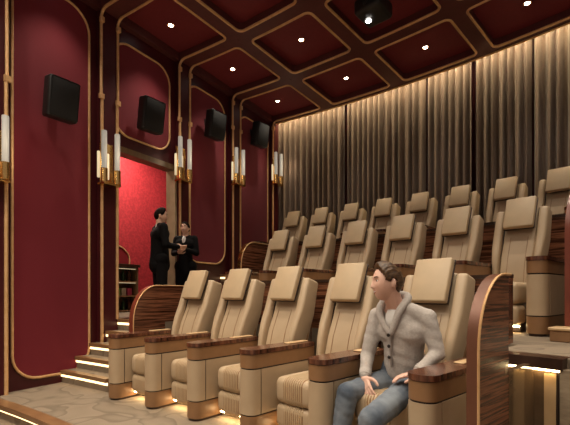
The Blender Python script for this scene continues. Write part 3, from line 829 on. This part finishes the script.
# ---- the seated man: local frame of the fifth front seat (x along the row, y towards the backrest)
A5 = 46.48
man = empty('person', pol(16.71, A5, 0), rotz(A5), 'smiling man in a grey cardigan and blue jeans sitting in the front row', 'person')
hc = V((-.022, .375, 1.268))
HT = M.Translation(hc) @ eul(R_(-36), R_(2), R_(-3)) @ M.Scale(1.07, 4)
neck = V((-.002, .462, 1.10)); chest = V((.02, .52, .93)); belly = V((.01, .56, .74)); pelvis = V((0, .57, .60))
shR, shL = V((-.168, .48, 1.015)), V((.195, .545, 1.015))
elR, elL = V((-.205, .40, .735)), V((.275, .545, .775))
wrR, wrL = V((-.130, .255, .585)), V((.225, .345, .655))
hipR, hipL = V((-.085, .56, .535)), V((.095, .56, .535))
knR, knL = V((-.185, .125, .490)), V((.205, -.15, .450))
anR, anL = V((-.205, .04, .09)), V((.17, -.17, .09))
m = MB()
head_parts(m, HT)
chain(m, [neck - V((0, -.01, .03)), HT @ V((0, .022, -.062))], [.066, .060])
chain(m, [chest, belly, pelvis], [.12, .115, .12]); cap(m, shR, .055, shL, .055)
cap(m, shR, .05, neck, .05); cap(m, shL, .05, neck, .05)
chain(m, [shR, elR, wrR], [.046, .038, .026]); chain(m, [shL, elL, wrL], [.046, .038, .026])
hand(m, wrR, (.55, -.45, -.62), (.25, .75, -.25), side=-1, curl=.30, s=1.02)
hand(m, wrL, (-.66, -.66, -.16), (.0, -.15, -1), side=-1, curl=.28, s=1.02)
chain(m, [hipR, knR, anR], [.08, .055, .04]); chain(m, [hipL, knL, anL], [.08, .055, .04])
for an in (anR, anL): cap(m, an + V((0, .03, -.04)), .038, an + V((0, -.14, -.055)), .03)
fuse(m, 'body', SKIN, man, .0042, 3)
hair_mesh('hair', HT, HAIR, man)
face_bits(HT, man, HAIR)
# cardigan
m = MB()
chain(m, [chest + V((0, .01, .02)), belly + V((0, -.005, 0)), pelvis + V((0, 0, .035))], [.150, .148, .148])
cap(m, chest + V((-.06, -.01, -.02)), .125, chest + V((.06, 0, -.02)), .125)
cap(m, shR, .068, shL, .068); cap(m, shR + V((.01, 0, .006)), .066, neck + V((-.045, .02, -.018)), .062); cap(m, shL + V((-.01, 0, .006)), .066, neck + V((.045, .02, -.018)), .062)
chain(m, [shR, elR, wrR + (elR - wrR) * .12], [.070, .053, .041]); chain(m, [shL, elL, wrL + (elL - wrL) * .12], [.070, .053, .041])
def folds(c):
    return .0015 * sin(c.x * 38 + c.z * 46 + 3 * sin(c.y * 22)) + .0012 * sin(c.z * 90 + c.x * 30)
card = fuse(m, 'cardigan', KNIT, man, .009, 5, folds)
for sx, w_, e_, nm in ((-1, wrR, elR, 0), (1, wrL, elL, 0)):
    d = (e_ - w_).normalized(); MB().tube([w_ + d * .018, w_ + d * .022, w_ + d * .06, w_ + d * .066], [.036, .043, .045, .043], 20).build('cuff', KNIT, card)
# shawl collar as a thick roll round the neck down to the first button
bt = V((.0, .385, .905))
colp = [bt + V((.006, -.012, -.01)), V((-.035, .385, .970)), V((-.066, .412, 1.070)), V((-.066, .495, 1.145)), V((-.03, .552, 1.175)), V((.055, .558, 1.175)), V((.102, .515, 1.150)), V((.094, .425, 1.072)), V((.050, .39, .965)), bt + V((.012, -.012, -.01))]
def smooth_path(pts, k=5):
    out = []
    for i in range(len(pts) - 1):
        p0 = pts[max(i - 1, 0)]; p1 = pts[i]; p2 = pts[i + 1]; p3 = pts[min(i + 2, len(pts) - 1)]
        for q in range(k):
            t = q / k
            out.append(.5 * ((2 * p1) + (p2 - p0) * t + (2 * p0 - 5 * p1 + 4 * p2 - p3) * t * t + (3 * p1 - p0 - 3 * p2 + p3) * t ** 3))
    return out + [pts[-1]]
colp = [p + V((-.030, -.018, 0)) * max(0., min(1., (p.z - .90) / .12)) for p in colp]
cp = smooth_path(colp); n = len(cp)
MB().tube(cp, [.012 + .020 * sin(pi * i / (n - 1)) ** .5 for i in range(n)], 10).build('shawl_collar', KNIT, card, angle=180)
# white shirt in the opening
m = MB(); ell(m, V((.0, .432, 1.005)), (.062, .062, .090)); cap(m, neck + V((0, .0, -.02)), .064, neck + V((0, .01, .002)), .060); fuse(m, 'shirt', TEE, man, .008, 3)
# placket and buttons
front = [V((.004, .372, .90)), V((.0, .385, .82)), V((-.004, .392, .74)), V((-.006, .405, .66))]
MB().tube(smooth_path(front), .014, 8, flat=.5).build('placket', KNIT, card, angle=180)
for p_ in (V((.004, .353, .895)), V((.0, .366, .815)), V((-.003, .374, .735))):
    MB().lathe([(.0125, 0), (.013, .004), (.010, .007)], 14, 0, M.Translation(p_) @ M.Rotation(R_(90), 4, 'X')).build('button', BUTT, card)
# jeans
m = MB()
cap(m, hipR, .118, hipL, .118); cap(m, pelvis + V((-.05, 0, .02)), .125, pelvis + V((.05, 0, .02)), .125)
chain(m, [hipR, knR, anR + V((0, .01, .03))], [.098, .074, .062]); chain(m, [hipL, knL, anL + V((0, .01, .03))], [.098, .074, .062])
cap(m, knR, .078, knR + (anR - knR) * .35, .072); cap(m, knL, .078, knL + (anL - knL) * .35, .072)
fuse(m, 'jeans', DENIM, man, .009, 4, lambda c: .0014 * sin(c.y * 60 + c.z * 50 + c.x * 20) + .001 * sin(c.z * 110 + c.x * 60))
for an in (anR, anL):
    m = MB(); cap(m, an + V((0, .045, -.045)), .044, an + V((0, -.16, -.055)), .035); cap(m, an + V((0, .03, -.01)), .046, an + V((0, .03, -.05)), .044)
    m.v = [(x, y, max(z, .002)) for x, y, z in m.v]
    fuse(m, 'shoe', SHOE, man, .009, 2)

# ---- the two standing people
def standing(name_lab, loc, rz, ht, female, hairm, skin, arms, head_yaw, head_pitch=0.):
    e = empty('person', loc, rz, name_lab, 'person')
    k = ht / 1.75; P = lambda x, y, z: V((x * k, y * k, z * k))
    sw = .165 if female else .195
    HTl = M.Translation(P(0, -.02, 1.63)) @ eul(head_yaw, head_pitch) @ M.Scale(k * .98, 4)
    shr, shl = P(-sw, .0, 1.43), P(sw, .0, 1.43); hr, hl_ = P(-.09, 0, .92), P(.09, 0, .92)
    kr, kl = P(-.10, -.01, .50), P(.10, -.01, .50); ar, al = P(-.10, .02, .09), P(.10, .02, .09)
    er, wr, dr = arms[0]; el_, wl, dl = arms[1]
    er, wr, el_, wl = P(*er), P(*wr), P(*el_), P(*wl)
    m = MB(); head_parts(m, HTl, 4)
    chain(m, [P(0, .01, 1.40), P(0, .005, 1.56)], [.056, .052]); chain(m, [P(0, 0, 1.32), P(0, 0, 1.1), P(0, 0, .95)], [.11, .105, .115]); cap(m, shr, .05, shl, .05)
    chain(m, [shr, er, wr], [.045, .037, .026]); chain(m, [shl, el_, wl], [.045, .037, .026])
    hand(m, wr, dr, (.6, -.1, .5), side=1, curl=.35, s=.95); hand(m, wl, dl, (-.6, -.1, .5), side=-1, curl=.35, s=.95)
    chain(m, [hr, kr, ar], [.08, .055, .04]); chain(m, [hl_, kl, al], [.08, .055, .04])
    for an in (ar, al): cap(m, an + V((0, .03, -.045)), .036, an + V((0, -.13, -.055)), .03)
    fuse(m, 'body', skin, e, .006, 2)
    hair_mesh('hair', HTl, hairm, e, 'bun' if female else 'short', 4)
    face_bits(HTl, e, hairm, female)
    m = MB()
    cap(m, P(-sw * .5, 0, 1.33), .125 * k, P(sw * .5, 0, 1.33), .125 * k)
    chain(m, [P(0, 0, 1.30), P(0, 0, 1.12), P(0, 0, .98), P(0, .005, .84)], [.14 * k, .125 * k if female else .14 * k, .15 * k, .165 * k])
    cap(m, shr, .066 * k, shl, .066 * k); cap(m, shr, .055 * k, P(-.05, .02, 1.47), .045 * k); cap(m, shl, .055 * k, P(.05, .02, 1.47), .045 * k)
    chain(m, [shr, er, wr + (er - wr) * .1], [.07 * k, .056 * k, .042 * k]); chain(m, [shl, el_, wl + (el_ - wl) * .1], [.07 * k, .056 * k, .042 * k])
    jk = fuse(m, 'jacket', SUIT, e, .012, 4)
    m = MB(); ell(m, P(0, -.085, 1.39), (.034, .05, .085)); cap(m, P(0, .01, 1.44), .06 * k, P(0, .008, 1.485), .056 * k); fuse(m, 'shirt', TEE, e, .01, 2)
    m = MB(); cap(m, hr, .115, hl_, .115); chain(m, [hr, kr, ar], [.105, .078, .07]); chain(m, [hl_, kl, al], [.105, .078, .07]); fuse(m, 'trousers', SUIT, e, .012, 3)
    for an in (ar, al):
        m = MB(); cap(m, an + V((0, .045, -.045)), .042, an + V((0, -.15, -.055)), .033)
        m.v = [(x, y, max(z, .002)) for x, y, z in m.v]; fuse(m, 'shoe', BLACKP, e, .009, 2)
    return e
pm, pw = V((-1.99, 6.45, T2)), V((-1.70, 6.95, T2))
dirm = atan2((pw - pm).y, (pw - pm).x) + pi / 2
standing('man in a black suit standing in the doorway talking to the woman', pm, dirm - .45, 1.73, False, HAIRD, SKIN2,
         (((-.25, -.02, 1.14), (-.17, -.26, 1.13), (.2, -1, .05)), ((.25, .02, 1.14), (.22, -.05, .90), (0, -.2, -1))), R_(-14), R_(4))
standing('woman in a black suit with tied back hair facing the man at the doorway', pw, dirm + pi + .42, 1.60, True, HAIRD, SKIN2,
         (((-.22, -.03, 1.16), (-.05, -.22, 1.16), (.6, -.6, .3)), ((.22, -.03, 1.16), (.06, -.22, 1.22), (-.5, -.6, .3))), R_(-5), 0.)

# ------------------------------------------------------------------ added ambient fill from the world, camera
w = bpy.data.worlds.new('World'); SC.world = w; w.use_nodes = True
w.node_tree.nodes['Background'].inputs['Color'].default_value = (1., .80, .66, 1); w.node_tree.nodes['Background'].inputs['Strength'].default_value = .26

cam = bpy.data.cameras.new('Camera'); co = bpy.data.objects.new('Camera', cam); COL.objects.link(co)
co.location = (0, 0, 1.2); co.rotation_euler = (R_(90), 0, 0)
cam.sensor_width = 36; cam.lens = 36 * 406 / 570; cam.shift_y = (292.2 - 212.5) / 570; cam.clip_start = .05
SC.camera = co
SC.view_settings.view_transform = 'Standard'; SC.view_settings.look = 'None'; SC.view_settings.gamma = 1; SC.view_settings.use_curve_mapping = False
SC.view_settings.exposure = 0.0
